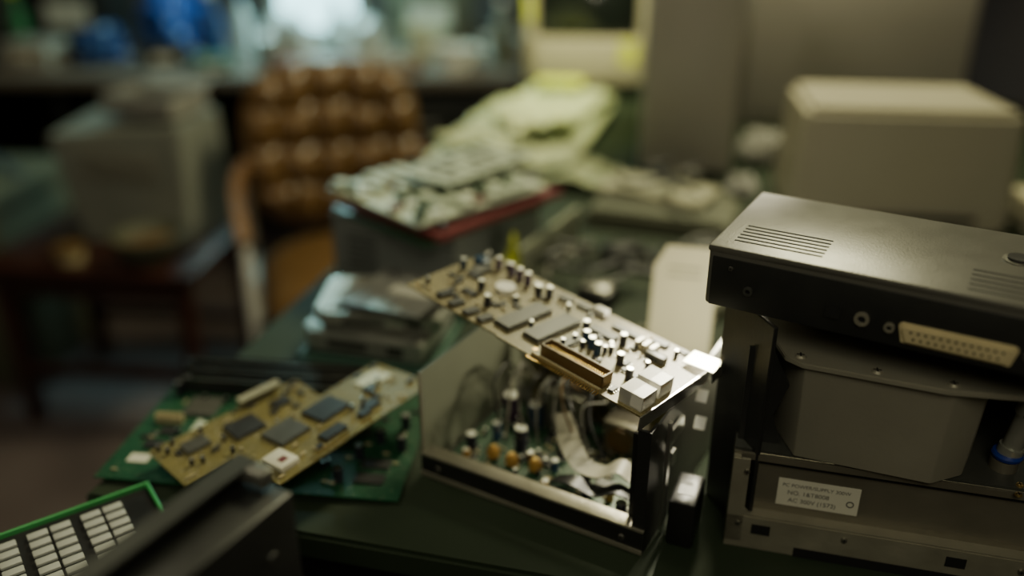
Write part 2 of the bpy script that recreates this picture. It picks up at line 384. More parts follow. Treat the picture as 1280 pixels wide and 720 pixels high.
multi('rear_flange',ca,[('b',(.003,.030,.014),(W+.003,.055,.100)),('b',(.003,.010,.014),(W+.003,.05,.074)),('b',(.003,.005,.118),(W+.003,.036,.06))],'bright',label='bright tin flange')
cax=lambda lx,ly,z:(-.089+lx*.866+ly*.5,.737-lx*.5+ly*.866,z)
ib=thing('power_board','green circuit board with gold coils inside metal case','circuit board',cax(.122,.092,.7545),-30)
prism('board',ib,[(-.112,-.082),(.108,-.082),(.108,.065),(-.112,.065)],.0016,(0,0,0),'dgreen')
for i,(x,y) in enumerate(((-.069,-.044),(-.046,-.046),(-.021,-.042))):
    rev('coil',ib,[(.0,.002),(.005,.002),(.0068,.004),(.0068,.010),(.005,.013),(.0,.013)],(x,y,.0016),'orange')
    cyl('coil_cap',ib,.0028,.003,(x,y,.0146),'gold')
for x,y,r,h,m in((-.098,-.04,.006,.018,'cap'),(-.084,-.012,.005,.020,'capblue'),(.080,-.06,.0055,.014,'cap'),(-.09,.03,.009,.03,'cappurple'),(-.052,-.016,.007,.026,'cap'),(-.01,.0,.006,.022,'cap'),(-.06,.03,.008,.028,'capblue'),(.03,-.03,.005,.014,'cap'),(.042,-.048,.004,.012,'cap'),(.0,-.06,.004,.009,'orange'),(.062,-.045,.004,.009,'orange'),(.085,-.03,.006,.016,'cap'),(-.034,-.028,.004,.010,'brown'),(-.095,-.055,.004,.009,'orange'),(-.005,-.03,.004,.012,'capblue')):
    ecap(ib,(x,y,.0016),r,h,m)
for x,y,l,w in((.02,-.062,.03,.012),(-.090,-.068,.025,.010),(.055,-.028,.03,.012),(-.02,-.025,.02,.012),(-.05,-.066,.03,.010)): chip(ib,(x,y,.0016),l,w)
multi('heat_sink',ib,[('b',(.05,.002,.045),(0,i*.006,.0225)) for i in range(4)]+[('b',(.05,.022,.003),(0,.009,.0015))],'steel',c=(-.03,.035,.0016))
box('transformer_core',ib,(.04,.03,.035),(.04,.042,.0016),'plate',bev=.002); cyl('transformer_winding',ib,.014,.036,(.04,.024,.019),'brown',(-90,0,0))
scatter(ib,150,-.106,.10,-.076,.055,.0016,21)
ub=thing('riser_board','upright tan circuit board inside the metal case','circuit board',cax(.105,.172,.753),full=(R(88),0,R(-30)))
prism('board',ub,[(-.075,0),(.09,0),(.09,.095),(-.075,.095)],.0016,(0,0,0),'olivepcb')
for x,y in((-.04,.03),(-.01,.05),(.03,.03),(.05,.06),(-.05,.07)): ecap(ub,(x,y,.0016),.005,.012,'cap')
scatter(ub,50,-.068,.08,.006,.09,.0016,44)
rb=thing('ribbon_cable','grey flat ribbon cable folding inside metal case','cable',cax(.160,.07,.760),-30)
sweep('strip',rb,[(-.050,.02,.046),(-.035,.004,.030),(-.012,-.014,.020),(.012,-.020,.022),(.030,-.018,.034),(.046,-.016,.026),(.064,-.012,.028)],'ribbon',w=.023,h=.001)
sweep('strip',rb,[(-.03,-.034,.008),(-.008,-.040,.018),(.016,-.038,.012),(.036,-.036,.022),(.056,-.032,.014)],'wire',w=.016,h=.0014,label='black wavy ribbon cable')
wl=thing('wire_loom','bundle of thin dark wires inside metal case','cable',cax(.055,.09,.775),-30)
for i,m in enumerate(('wire','wireg','ribbon','wireg','wire','wireg','wire','wireg','brown','wire','wireg','wire')):
    rr=random.Random(i+5)
    sweep('wire',wl,[(-.03+i*.010,.05,.03),(-.025+i*.010+rr.uniform(-.02,.02),.02,.045+rr.uniform(0,.018)),(-.02+i*.010,-.01,.035+rr.uniform(-.01,.02)),(-.02+i*.012,-.02+rr.uniform(-.01,.02),.0)],m,r=.0013)

# ------------------------------------------------------------ main tan card
mc=thing('modem_card','tan circuit card with chips and white jacks resting on case','circuit board',(.040,.762,.906),full=(R(-1),R(6),R(-42)))
W,D=.292,.118
prism('board',mc,[(-W/2,-D/2),(-.02,-D/2),(-.02,-D/2-.002),(W/2,-D/2-.002),(W/2,D/2),(-W/2+.02,D/2),(-W/2,D/2-.016)],.0017,(0,0,0),'tan')
Z=.0017
chip(mc,(-.024,-.017,Z),.060,.020,.0045,86,'chipg'); chip(mc,(.008,-.012,Z),.060,.020,.0045,86,'chipg')
header(mc,(.064,-.047,Z),.070,.0145,.0120,0,'brown')
header(mc,(.062,-.0590,Z),.078,.002,.003,0,'ivory')
multi('edge_pin',mc,[('b',(.0009,.006,.0009),(.022+i*.0028,-.0625,.001)) for i in range(29)],'gold')
jack(mc,(.130,-.046,Z),90,s=(.0215,.0235,.014)); jack(mc,(.129,-.018,Z),90,s=(.0215,.0235,.014))
for x,y,rz in((-.085,-.048,80),(-.064,-.049,80),(-.046,-.048,80),(-.105,-.044,80)): chip(mc,(x,y,Z),.016,.009,.0035,rz)
for x,y in((-.115,.008),(-.092,-.022),(-.02,.044),(.002,.046),(.092,.048)): chip(mc,(x,y,Z),.016,.008,.003,0)
chip(mc,(-.118,.022,Z),.014,.02,.004,0,'chipg'); chip(mc,(.045,.02,Z),.03,.010,.003,0); chip(mc,(.06,.04,Z),.034,.008,.003,0,'chipg'); chip(mc,(.035,-.018,Z),.028,.010,.0035,86)
cyl('buzzer',mc,.0105,.005,(-.074,.012,Z),'white')
for x,y in((-.110,.040),(-.092,.040),(-.079,.039),(-.067,.038)): ecap(mc,(x,y,Z),.0036,.014,'cappurple')
for x,y,m in((-.09,-.008,'cap'),(-.064,-.026,'cap'),(.042,-.003,'capblue'),(.052,-.008,'capblue'),(.062,-.012,'capblue'),(.03,.012,'cap'),(.086,-.010,'cap'),(.106,-.024,'cap'),(.068,.02,'cap'),(-.135,.012,'capblue'),(-.045,.03,'cap'),(-.036,.036,'cap')): ecap(mc,(x,y,Z),.0036,.0115,m)
box('relay',mc,(.016,.012,.008),(-.128,.034,Z),'capblue',bev=.0006); box('relay',mc,(.014,.009,.007),(.02,.05,Z),'white',bev=.0006); box('relay',mc,(.02,.009,.007),(.104,.022,Z),'chipg',bev=.0006)
for x in(.08,.088,.096): box('terminal',mc,(.004,.012,.008),(x,.03,Z),'steel')
scatter(mc,95,-.135,.115,-.05,.052,Z,33,[(-.024,-.017,.015,.036),(.008,-.012,.015,.036),(.066,-.042,.040,.014),(.128,-.028,.020,.036),(-.074,.01,.013,.013)])
multi('bracket',mc,[('b',(.0012,.128,.014),(.1465,.0,-.004))],'bright',label='bright metal mounting bracket')
multi('bracket_tab',mc,[('b',(.030,.020,.0015),(0,0,0)),('b',(.0015,.020,.012),(.015,.0,-.006))],'bright',c=(.140,.044,.0085),rot=(8,-6,0),label='bright bent metal tab')
for x,y in((-.138,-.05),(.02,-.05)): cyl('eyelet',mc,.0025,.0004,(x,y,Z),'gold')

# ------------------------------------------------------------ black block added in the gap to stop stray light
ps=thing('gap_blocker','small black block added between case and drive to stop light','light blocker',(.1585,.648,.7505),-22)
box('body',ps,(.024,.048,.048),(0,0,0),'black',bev=.003); box('blocker_plate',ps,(.014,.02,.0004),(0,0,.048),'dark')
box('blocker_tab',ps,(.004,.008,.002),(0,.027,.02),'steel')

# ------------------------------------------------------------ big drive assembly
bd=thing('disk_drive_assembly','large old disk drive with cast housing and metal chassis','disk drive',(.192,.632,.7505),-15)
multi('chassis_base',bd,[('b',(.33,.20,.004),(.165,.10,.002)),('b',(.33,.003,.060),(.165,.012,.062)),('b',(.33,.003,.006),(.165,.006,.0935)),('b',(.003,.19,.096),(.0015,.105,.048))],'plate')
box('tray_plate',bd,(.33,.20,.003),(.165,.11,.095),'midmetal')
multi('front_lip',bd,[('b',(.33,.003,.034),(.165,.0,.017)),('b',(.33,.012,.003),(.165,.005,.0345)),('b',(.014,.003,.088),(.007,.0,.05)),('b',(.006,.02,.09),(.003,.01,.05))],'lip')
multi('front_recess',bd,[('b',(.18,.002,.010),(.15,-.0012,.004)),('b',(.016,.002,.010),(.030,-.0012,.022)),('b',(.016,.002,.010),(.19,-.0012,.022))],'hole')
multi('cutout',bd,[('b',(.31,.002,.005),(.17,.0095,.088))],'hole')
for x,z in((.010,.026),(.012,.082),(.10,.026),(.24,.024)): screw(bd,(x,-.0015,z),.0028,(90,0,0))
box('sticker',bd,(.068,.0006,.028),(.074,.0098,.045),'labelw')
text(bd,'PC POWER/SUPPLY 300W',.0050,(.072,.0094,.0665),'ink',(90,0,0))
text(bd,'NO. 1&T8008',.0060,(.066,.0094,.0590),'ink',(90,0,0)); text(bd,'AC 300V (1572)',.0060,(.070,.0094,.0510),'ink',(90,0,0))
rev('emblem',bd,[(.0024,0),(.0032,0),(.0032,.0004),(.0024,.0004),(.0024,0)],(.101,.0094,.056),'ink',(90,0,0),seg=20)
prism('cast_housing',bd,[(.028,.052),(.046,.004),(.158,-.008),(.186,.012),(.202,.056),(.202,.15),(.028,.15)],.092,(0,0,.098),'cast',bev=.0015,seg=1,taper=(.10,.08,.955))
prism('gusset_plate',bd,[(0,.0),(.036,.0),(.026,.028),(.036,.060),(.020,.092),(.0,.092)],.003,(.002,.026,.098),'dark',(90,0,0))
prism('top_plate',bd,[(.004,.19),(.004,.052),(.022,.036),(.030,.010),(.044,.000),(.15,-.014),(.25,-.004),(.25,.19)],.005,(0,0,.188),'cast',bev=.0008)
prism('upper_plate',bd,[(.03,.18),(.03,.085),(.06,.06),(.27,.045),(.27,.18)],.033,(0,0,.193),'plate',bev=.002)
for x,y in((.014,.060),(.042,.012),(.100,.002),(.155,-.004),(.215,.004)): screw(bd,(x,y,.193),.0048,m='lip')
multi('side_plate',bd,[('b',(.004,.078,.220),(.0,.038,.110),dict(rz=31,bev=.001)),('b',(.003,.16,.12),(.012,.11,.155))],'dark')
c0=box('tin_clip',bd,(.010,.0015,.012),(-.034,.052,.112),'bright',rot=(-35,0,-10)); dup(c0,(-.033,.050,.084))
box('inner_wall',bd,(.30,.004,.09),(.17,.165,.099),'dark')
multi('pipe',bd,[('c',.0080,.085,(0,0,.045)),('c',.0100,.012,(0,0,.06)),('c',.0100,.008,(0,0,.018))],'silver',c=(.218,.038,.098),smooth=True,rot=(0,8,0))
rev('pipe_collar',bd,[(.008,0),(.0115,0),(.0125,.003),(.0115,.005),(.008,.005),(.008,0)],(.219,.038,.109),'ringblue')
cyl('pipe_base',bd,.011,.010,(.218,.038,.098),'plate')
for x,y in((.222,.000),(.234,.006),(.226,.014)): screw(bd,(x,y,.098),.003,m='gold')
multi('frame_post',bd,[('b',(.02,.02,.126),(.29,.05,.161))],'dark')
multi('frame_post',bd,[('b',(.02,.02,.126),(.29,.15,.161))],'dark')

# ------------------------------------------------------------ external drive on top
dv=thing('external_drive','flat charcoal metal external drive with vents and ports','external drive',(.160,.665,.9765),-30.5)
W,D,H=.350,.150,.053
box('housing',dv,(W,D,H-.003),(W/2,D/2,.0),'devtop',bev=.003)
box('lid',dv,(W+.002,D+.002,.006),(W/2,D/2,H-.006),'devtop',bev=.0022)
box('front_panel',dv,(W-.008,.002,H-.010),(W/2,-.0008,.001),'dark',bev=.0008)
sl=box('vent',dv,(.070,.0018,.0006),(.050,.018,H-.0002),'hole')
for i in range(1,6): dup(sl,(.050,.018+i*.0075,H-.0002))
s2=box('vent',dv,(.070,.0018,.0006),(.224,.012,H-.0002),'hole')
for i in range(1,5): dup(s2,(.224,.012+i*.0098,H-.0002))
cyl('knob',dv,.009,.003,(.218,.088,H),'black'); cyl('knob_ring',dv,.012,.001,(.218,.088,H),'steel')
def ring(par,c,r,m,hole='hole',name='jack'):
    rev(name,par,[(r*.5,0),(r,0),(r,.003),(r*.55,.0032),(r*.5,0)],c,m,(90,0,0),seg=24); cyl(name+'_hole',par,r*.52,.0012,c,hole,(90,0,0))
ring(dv,(.036,-.0018,.020),.0038,'midmetal')
prism('power_socket',dv,[(-.006,-.005),(.005,-.006),(.007,.002),(.003,.006),(-.005,.005)],.003,(.102,-.0005,.019),'hole',(90,0,0))
ring(dv,(.124,-.0018,.018),.0055,'lip'); ring(dv,(.144,-.0018,.016),.0038,'lip')
prism('connector',dv,[(-.0335,-.0062),(.0335,-.0062),(.0375,.0045),(.036,.0062),(-.036,.0062),(-.0375,.0045)],.005,(.190,-.0012,.0145),'ivory',(90,0,0),bev=.0006)
prism('connector_shell',dv,[(-.0365,-.0082),(.0365,-.0082),(.0400,.0055),(.038,.0080),(-.038,.0080),(-.0400,.0055)],.003,(.190,-.0010,.0145),'ivory',(90,0,0),bev=.0006)
multi('connector_pin',dv,[('b',(.0016,.0006,.0016),(.190-.0305+i*.0051,-.0064,.0173)) for i in range(13)]+[('b',(.0016,.0006,.0016),(.190-.028+i*.0051,-.0064,.0120)) for i in range(12)],'hole')
screw(dv,(.236,-.0018,.016),.0035,(90,0,0)); screw(dv,(.02,-.0018,.036),.002,(90,0,0))

# ------------------------------------------------------------ cream panel leaning
lc=thing('cream_panel','cream plastic panel leaning behind the tan card','panel',(.203,.955,.7505),full=(R(-20),0,R(-14)))
prism('sheet',lc,[(-.038,0),(.038,0),(.038,.135),(.030,.146),(-.024,.146),(-.038,.120)],.003,(0,0,0),'cream',(90,0,0),bev=.0008)
multi('slot',lc,[('b',(.04,.0006,.002),(0,-.0034,.12)),('b',(.04,.0006,.002),(0,-.0034,.11))],'olive')

# ------------------------------------------------------------ box with boards on top
tb=thing('metal_box','open grey steel box under a stack of boards','equipment case',(-.262,1.205,.7505),-25)
W,D,H=.20,.30,.105
multi('shell',tb,[('b',(W,D,.003),(W/2,D/2,.0015)),('b',(W,.003,H),(W/2,.0015,H/2)),('b',(.003,D,H),(.0015,D/2,H/2)),('b',(.003,D,H),(W-.0015,D/2,H/2)),('b',(W,.003,H),(W/2,D-.0015,H/2)),('b',(W,.012,.003),(W/2,.006,H)),('b',(.012,D,.003),(W-.006,D/2,H))],'boxpan')
multi('front_grille',tb,[('b',(.05,.001,.003),(.05,-.0005,.03+i*.01)) for i in range(6)],'hole')
box('drive_bay',tb,(.08,.002,.02),(.14,-.0012,.07),'boxpan')
def stackboard(label,loc,rz,m,W,D,edge):
    t=thing('keyboard_board',label,'circuit board',loc,rz,group='boards stacked on the steel box')
    prism('board',t,[(-W/2,-D/2),(W/2,-D/2),(W/2,D/2),(-W/2,D/2)],.004,(0,0,0),m)
    if edge: multi('edge_strip',t,[('b',(.005,D,.010),(W/2,0,.003)),('b',(W,.005,.010),(0,-D/2,.003))],edge)
    return t
b1=stackboard('dark green circuit board at bottom of stack',(-.105,1.225,.8585),-45,'dgreen',.21,.23,None)
b2=stackboard('red edged board in a stack of boards',(-.086,1.230,.870),-42,'red',.205,.250,'red')
b3=stackboard('grey green board covered in rows of pale modules',(-.108,1.235,.884),-47,'pale',.215,.24,None)
b4=stackboard('pale board strip lying across the stack',(-.065,1.275,.908),-40,'pale',.10,.19,None)
rr=random.Random(4); pros=[]
for k,(sx,sy,sz,m) in enumerate(((.024,.018,.010,'pale'),(.018,.020,.006,'palelt'),(.020,.006,.012,'dgreen'),(.009,.018,.008,'red'))):
    bm=bmesh.new(); abox(bm,(sx,sy,sz),(0,0,sz/2),bev=.002)
    pros.append(fin(bm,'module',b3,(-.09+k*.03,.105,.004),(0,0,0),m,smooth=True))
for i in range(8):
    for j in range(9):
        q=rr.random()
        if q<.08: continue
        p=pros[0 if q<.50 else 1 if q<.78 else 2 if q<.94 else 3]
        dup(p,(-.09+i*.0262+rr.uniform(-.002,.002),-.105+j*.0255+rr.uniform(-.002,.002),.004),(0,0,rr.uniform(-5,5)))
for i in range(3):
    for j in range(6): chip(b4,(-.03+i*.03,-.07+j*.028,.004),.018,.010,.003,0,'chipg' if (i+j)%3 else 'pale')
ecap(b2,(.094,-.110,.004),.004,.014,'cap')

yb=thing('flux_bottle','yellow green plastic bottle with pointed cap','bottle',(.002,1.180,.7505))
rev('body',yb,[(0,0),(.012,0),(.013,.004),(.013,.05),(.009,.058),(.005,.060),(0,.060)],(0,0,0),'yellow'); rev('cap',yb,[(0,0),(.006,0),(.005,.012),(.002,.026),(0,.026)],(0,0,.060),'yellow')
rev('clip_ring',yb,[(.014,0),(.016,.002),(.014,.004),(.0135,.002),(.014,0)],(0,0,.04),'yellow')
pl=thing('steel_plate','thin steel plate standing on edge beside the box','metal plate',(.060,1.235,.7505),62)
multi('sheet',pl,[('b',(.20,.003,.072),(0,0,.036)),('b',(.20,.008,.002),(0,.003,.073))],['casepan'])
multi('slot',pl,[('b',(.04,.001,.006),(-.06+i*.06,-.002,.045)) for i in range(3)],'hole')

# ------------------------------------------------------------ papers
def sheet(name,label,loc,rz,W,D,amp,m,seed,thick=.0008,fr=1.,cr_=.5,fold=.006,tilt=(0,0)):
    t=thing(name,label,'paper',loc,group='loose papers on the bench',full=(R(tilt[0]),R(tilt[1]),R(rz)))
    rr=random.Random(seed); ph=[rr.uniform(0,6) for _ in range(4)]
    bm=bmesh.new(); nx,ny=56,56; g=[]
    for j in range(ny+1):
        row=[]
        for i in range(nx+1):
            x=-W/2+W*i/nx; y=-D/2+D*j/ny
            z=amp*(1+.5*math.sin(x*22*fr+ph[0]+y*6)+.5*math.sin(y*11*fr+ph[1])*math.cos(x*9+ph[2]))
            z+=amp*cr_*(1+2*nz.noise(Vector((x*14,y*14,seed))))
            z+=fold*(1-abs(nz.noise(Vector((x*16,y*16,seed+3))))*4)*.6+fold*(1-abs(nz.noise(Vector((x*34,y*30,seed+7))))*4)*.3
            row.append(bm.verts.new((x,y,max(0,z))))
        g.append(row)
    for j in range(ny):
        for i in range(nx): bm.faces.new((g[j][i],g[j][i+1],g[j+1][i+1],g[j+1][i]))
    o=fin(bm,'page',t,(0,0,0),(0,0,0),m,smooth=True)
    s=o.modifiers.new('s','SOLIDIFY'); s.thickness=thick; s.offset=1
    return t
bs=thing('book_stack','stack of magazines beneath loose newspapers','magazines',(.045,2.02,.7505),-15)
box('magazine',bs,(.25,.46,.012),(0,0,0),'paper2',bev=.003); box('magazine',bs,(.24,.43,.012),(.0,.01,.012),'creamd',(0,0,3),bev=.003)
sheet('newspaper','crumpled newspaper lit yellow green on the bench',(.04,1.97,.776),-15,.30,.58,.005,'paper',1)
sheet('newspaper','folded newspaper lying over magazines',(.095,2.10,.797),-24,.22,.30,.006,'paper2',2,fold=.012)
sheet('paper_sheet','plain crumpled sheet of paper near the bench edge',(-.035,1.83,.799),-34,.17,.20,.006,'paper',3,fold=.010)
sheet('paper_sheet','creased yellowish sheet lying across newspapers',(.05,1.90,.822),18,.16,.20,.006,'paper2',14,fold=.014)
sheet('paper_sheet','plain wavy sheet curling beside the tower',(.135,1.685,.7515),-24,.13,.16,.014,'paper',4,fr=2.2,cr_=.3)
sheet('newspaper','torn newspaper page lying toward the steel box',(-.045,1.585,.7515),-14,.17,.20,.008,'paper',6,fold=.012)
pn=thing('sticky_note','yellow sticky note pad on the papers','sticky note',(.12,2.20,.832),-10)
box('pad',pn,(.11,.06,.004),(0,0,0),'yellow'); box('top_leaf',pn,(.11,.06,.0008),(0,.001,.0055),'yellow',(4,0,2))

# ------------------------------------------------------------ crt monitor
def crt(label,loc,rz,W,H,screen,body='beige',name='crt_monitor',bb_=.056):
    t=thing(name,label,'monitor',loc,rz)
    bz=.030
    multi('bezel',t,[('b',(W,.05,bb_),(0,0,bb_/2),dict(bev=.003)),('b',(W,.05,bz),(0,0,H-bz/2),dict(bev=.003)),('b',(bz,.05,H-.004),(-W/2+bz/2,0,H/2),dict(bev=.003)),('b',(bz,.05,H-.004),(W/2-bz/2,0,H/2),dict(bev=.003))],body,smooth=True)
    bm=bmesh.new(); n=10; g=[]; z0=bb_-.004; z1=H-bz+.004
    for j in range(n+1):
        g.append([bm.verts.new(((i/n-.5)*(W-bz*1.8),-.014+.012*(((i/n-.5)*2)**2+((j/n-.5)*2)**2),z0+(j/n)*(z1-z0))) for i in range(n+1)])
    for j in range(n):
        for i in range(n): bm.faces.new((g[j][i],g[j][i+1],g[j+1][i+1],g[j+1][i]))
    fin(bm,'screen',t,(0,0,0),(0,0,0),screen,smooth=True)
    bm=bmesh.new(); a=[bm.verts.new(p) for p in((-W/2+.01,.02,.01),(W/2-.01,.02,.01),(W/2-.01,.02,H-.01),(-W/2+.01,.02,H-.01))]
    b=[bm.verts.new(p) for p in((-W/2+.07,.28,.04),(W/2-.07,.28,.04),(W/2-.07,.28,H-.07),(-W/2+.07,.28,H-.07))]
    for i in range(4): bm.faces.new((a[i],a[(i+1)%4],b[(i+1)%4],b[i]))
    bm.faces.new(b); bm.faces.new(a); bmesh.ops.bevel(bm,geom=list(bm.edges),offset=.008,segments=2,affect='EDGES')
    fin(bm,'rear_housing',t,(0,0,0),(0,0,0),body,smooth=True)
    return t
mo=crt('beige crt monitor with dark screen and yellow notes',(.200,2.42,.7925),-4,.33,.36,'glass',bb_=.115)
cyl('stand',mo,.1,.036,(0,.11,-.036),'beige',r2=.07); box('button',mo,(.02,.004,.008),(.06,-.028,.018),'grey')
box('sticky_note',mo,(.045,.001,.06),(.105,-.0265,.050),'yellow',(0,6,0)); box('sticky_note',mo,(.018,.001,.07),(-.152,-.0265,.16),'yellow',(0,-4,0))

# ------------------------------------------------------------ towers
ta=thing('computer_tower','tall plain grey computer tower standing on bench','computer',(.350,1.74,.7505),-10)
box('case_shell',ta,(.186,.40,.48),(0,.20,0),'grey',bev=.006); box('front_panel',ta,(.180,.012,.47),(0,-.004,.004),'grey',bev=.004)
multi('panel_seam',ta,[('b',(.176,.002,.002),(0,-.0105,.36)),('b',(.15,.002,.04),(0,-.0105,.40))],'hole')
cyl('power_button',ta,.01,.004,(.06,-.010,.38),'beige',(90,0,0)); box('foot',ta,(.17,.38,.006),(0,.2,-.0003),'black')
tc_=thing('equipment_cabinet','large light grey equipment cabinet on the bench','cabinet',(.79,2.07,.7505),-8)
box('case_shell',tc_,(.50,.42,.50),(0,.21,0),'grey2',bev=.012,seg=3); multi('panel_seam',tc_,[('b',(.50,.002,.002),(0,-.001,.03))],'hole')
multi('vent',tc_,[('b',(.08,.002,.004),(.15,-.001,.36+i*.012)) for i in range(8)],'hole')

bb=thing('beige_housing','beige plastic printer housing with rounded edges','printer',(.652,1.40,.7505),-7)
bm=bmesh.new(); W,D,H=.355,.24,.205
vs=[bm.verts.new(p) for p in((-W/2,0,0),(W/2,0,0),(W/2,D,0),(-W/2,D,0),(-W/2+.006,.012,H),(W/2-.006,.012,H),(W/2-.03,D-.01,H),(-W/2+.01,D-.01,H))]
for f in((0,1,2,3),(4,5,6,7),(0,1,5,4),(1,2,6,5),(2,3,7,6),(3,0,4,7)): bm.faces.new([vs[i] for i in f])
bmesh.ops.bevel(bm,geom=list(bm.edges),offset=.012,segments=4,affect='EDGES')
fin(bm,'housing',bb,(0,0,0),(0,0,0),'beige2',smooth=True)
multi('seam',bb,[('b',(W-.03,.002,.002),(0,.002,.04))],'grey'); box('paper_slot',bb,(.2,.002,.012),(.02,.001,.02),'hole')

fl=thing('flat_equipment','flat olive grey equipment case lying on the bench','equipment case',(.262,1.475,.7505),-20)
prism('lower_shell',fl,[(-.12,-.09),(.13,-.09),(.13,.09),(-.12,.09)],.018,(0,0,0),'olive',bev=.004); prism('upper_shell',fl,[(-.115,-.085),(.125,-.085),(.11,.085),(-.10,.085)],.014,(0,0,.018),'olive',bev=.005)
multi('groove',fl,[('b',(.2,.002,.0006),(0,-.05+i*.012,.0322)) for i in range(6)],'hole')
bk=thing('thin_case','thin dull cream plastic case resting on flat equipment','plastic case',(.26,1.51,.7835),-32)
prism('lid',bk,[(-.10,-.055),(.10,-.055),(.10,.055),(-.10,.055)],.012,(0,0,0),'creamd',bev=.003)
for x in(-.06,.06): box('latch',bk,(.02,.003,.006),(x,-.056,.003),'grey')
CG='tangled cables behind the tan card'
rr=random.Random(12)
for i in range(19):
    cx=rr.uniform(.07,.36); cy=rr.uniform(1.06,1.32)
    if i in(9,10,11,12): cx=rr.uniform(.46,.70); cy=rr.uniform(1.24,1.30)
    if i>15: cx=rr.uniform(.20,.34); cy=rr.uniform(1.48,1.56)
    gm=['wire','wire','wireg','wire','olive'][i%5]; z0=.048 if i>15 else 0
    pts=[]; a0=rr.uniform(0,6.3); x=cx; y=cy
    for k in range(7):
        pts.append((x-cx,y-cy,.005+.009*(i%4)+rr.uniform(0,.012))); a0+=rr.uniform(-1.3,1.3)
        x+=.035*math.cos(a0); y+=.028*math.sin(a0)
        x=max(.05,x)
    lab={'wire':'black cable tangled on the bench top','wireg':'grey cable tangled on the bench top','olive':'olive cable tangled on the bench top'}[gm]
    t=thing('cable',lab,'cable',(cx,cy,.7505+z0),group=CG); sweep('cord',t,pts,gm,r=rr.choice((.003,.004,.005)))
    p0=Vector(pts[0]); box('plug',t,(.018,.014,.009),(p0.x,p0.y,p0.z-.0045),gm,(0,0,rr.uniform(0,90)),bev=.002)
for i,(x,y,w,d,h,m,rz,lab) in enumerate(((.17,1.27,.06,.035,.03,'dark',20,'small dark metal component among cables'),(.12,1.13,.05,.04,.025,'black',-30,'small black plastic module among cables'),(.30,1.24,.055,.04,.045,'midmetal',10,'small grey metal module among cables'),(.27,1.10,.05,.05,.02,'olive',35,'small olive plastic module among cables'))):
    t=thing('component',lab,'electronic part',(x,y,.7505),rz); box('body',t,(w,d,h),(0,0,0),m,bev=.002); box('cap',t,(w*.8,d*.8,.004),(0,0,h),'steel' if i%2 else 'black',bev=.001)
def crumple(name,label,cat,loc,r,m,seed,sc=(1,1,.7)):
    t=thing(name,label,cat,loc); bm=bmesh.new(); bmesh.ops.create_icosphere(bm,subdivisions=4,radius=r)
    for v in bm.verts:
        k=1+.45*nz.noise(v.co/r*1.6+Vector((seed,0,0)))+.25*nz.noise(v.co/r*5+Vector((seed,3,0)))
        v.co=Vector((v.co.x*k*sc[0],v.co.y*k*sc[1],max(-r*.62,v.co.z*k*sc[2])))
    zm=min(v.co.z for v in bm.verts)
    for v in bm.verts: v.co.z-=zm
    fin(bm,'crumpled_film',t,(0,0,0),(0,0,0),m,smooth=True); return t
crumple('plastic_bag','crumpled dull white plastic bag on the bench','bag',(.535,1.81,.7505),.05,'wrap',2)
crumple('plastic_bag','small crumpled dull wrapping on the bench','bag',(.435,1.60,.7505),.026,'wrap',5)
wb=thing('white_case','small white plastic case at the bench edge','plastic case',(.92,1.42,.7505),-10)
box('body',wb,(.11,.10,.045),(0,0,0),'beige2',bev=.006); box('lid',wb,(.112,.102,.012),(0,0,.045),'beige',bev=.004)

# ------------------------------------------------------------ chair
ch=thing('armchair','worn brown tufted leather armchair with oak arms and chrome legs','chair',(-.400,2.0,0),16)
def cushion(name,W,H,T,loc,rot,tx,ty,m,pw=3.2):
    bm=bmesh.new(); n=40; F=[];B=[]
    for j in range(n+1):
        f=[];b=[]
        for i in range(n+1):
            u=i/n*2-1; v=j/n*2-1
            k=max(abs(u),abs(v)); q=(abs(u)**pw+abs(v)**pw)**(1/pw) if k>0 else 1
            s=k/q if q>0 else 1
            e=max(0,1-k**6)**.5
            tuft=math.sqrt(abs(math.sin(math.pi*tx*i/n)*math.sin(math.pi*ty*j/n)))
            x=u*s*W/2; z=v*s*H/2+H/2; cv=.035*(u*u)
            f.append(bm.verts.new((x,-T/2*e*(.55+.45*tuft)-cv,z))); b.append(bm.verts.new((x,T/2*e*.6+.0005-cv,z)))
        F.append(f);B.append(b)
    for j in range(n):
        for i in range(n):
            bm.faces.new((F[j][i],F[j][i+1],F[j+1][i+1],F[j+1][i])); bm.faces.new((B[j][i],B[j+1][i],B[j+1][i+1],B[j][i+1]))
    bmesh.ops.remove_doubles(bm,verts=bm.verts,dist=.0008)
    return fin(bm,name,ch,loc,rot,m,smooth=True)
cushion('backrest',.44,.42,.12,(0,.18,.475),(-10,0,0),5,4,'leather',2.9)
cushion('seat',.42,.42,.12,(0,.20,.43),(90,0,0),3,3,'leather',5)
for s in(-1,1):
    sweep('armrest',ch,[(s*.20,.20,.66),(s*.232,.10,.65),(s*.24,-.04,.635),(s*.236,-.14,.61),(s*.232,-.175,.58)],'wood',w=.028,h=.020)
    sweep('leg',ch,[(s*.232,-.165,.59),(s*.235,-.19,.45),(s*.235,-.19,.2),(s*.235,-.19,.015)],'lip' if s>0 else 'white',r=.010,n=5,label='chrome leg with its sheen put in as pale colour' if s<0 else None)  # front legs coloured paler, standing in for bright chrome sheen
    sweep('leg',ch,[(s*.225,.19,.62),(s*.225,.20,.4),(s*.235,.22,.2),(s*.235,.24,.015)],'chrome',r=.012,n=5)
    box('seat_rail',ch,(.012,.40,.03),(s*.222,.0,.375),'chrome')
multi('seat_frame',ch,[('b',(.44,.02,.03),(0,-.18,.385)),('b',(.44,.02,.03),(0,.18,.385)),('b',(.40,.38,.012),(0,0,.378))],'dark')

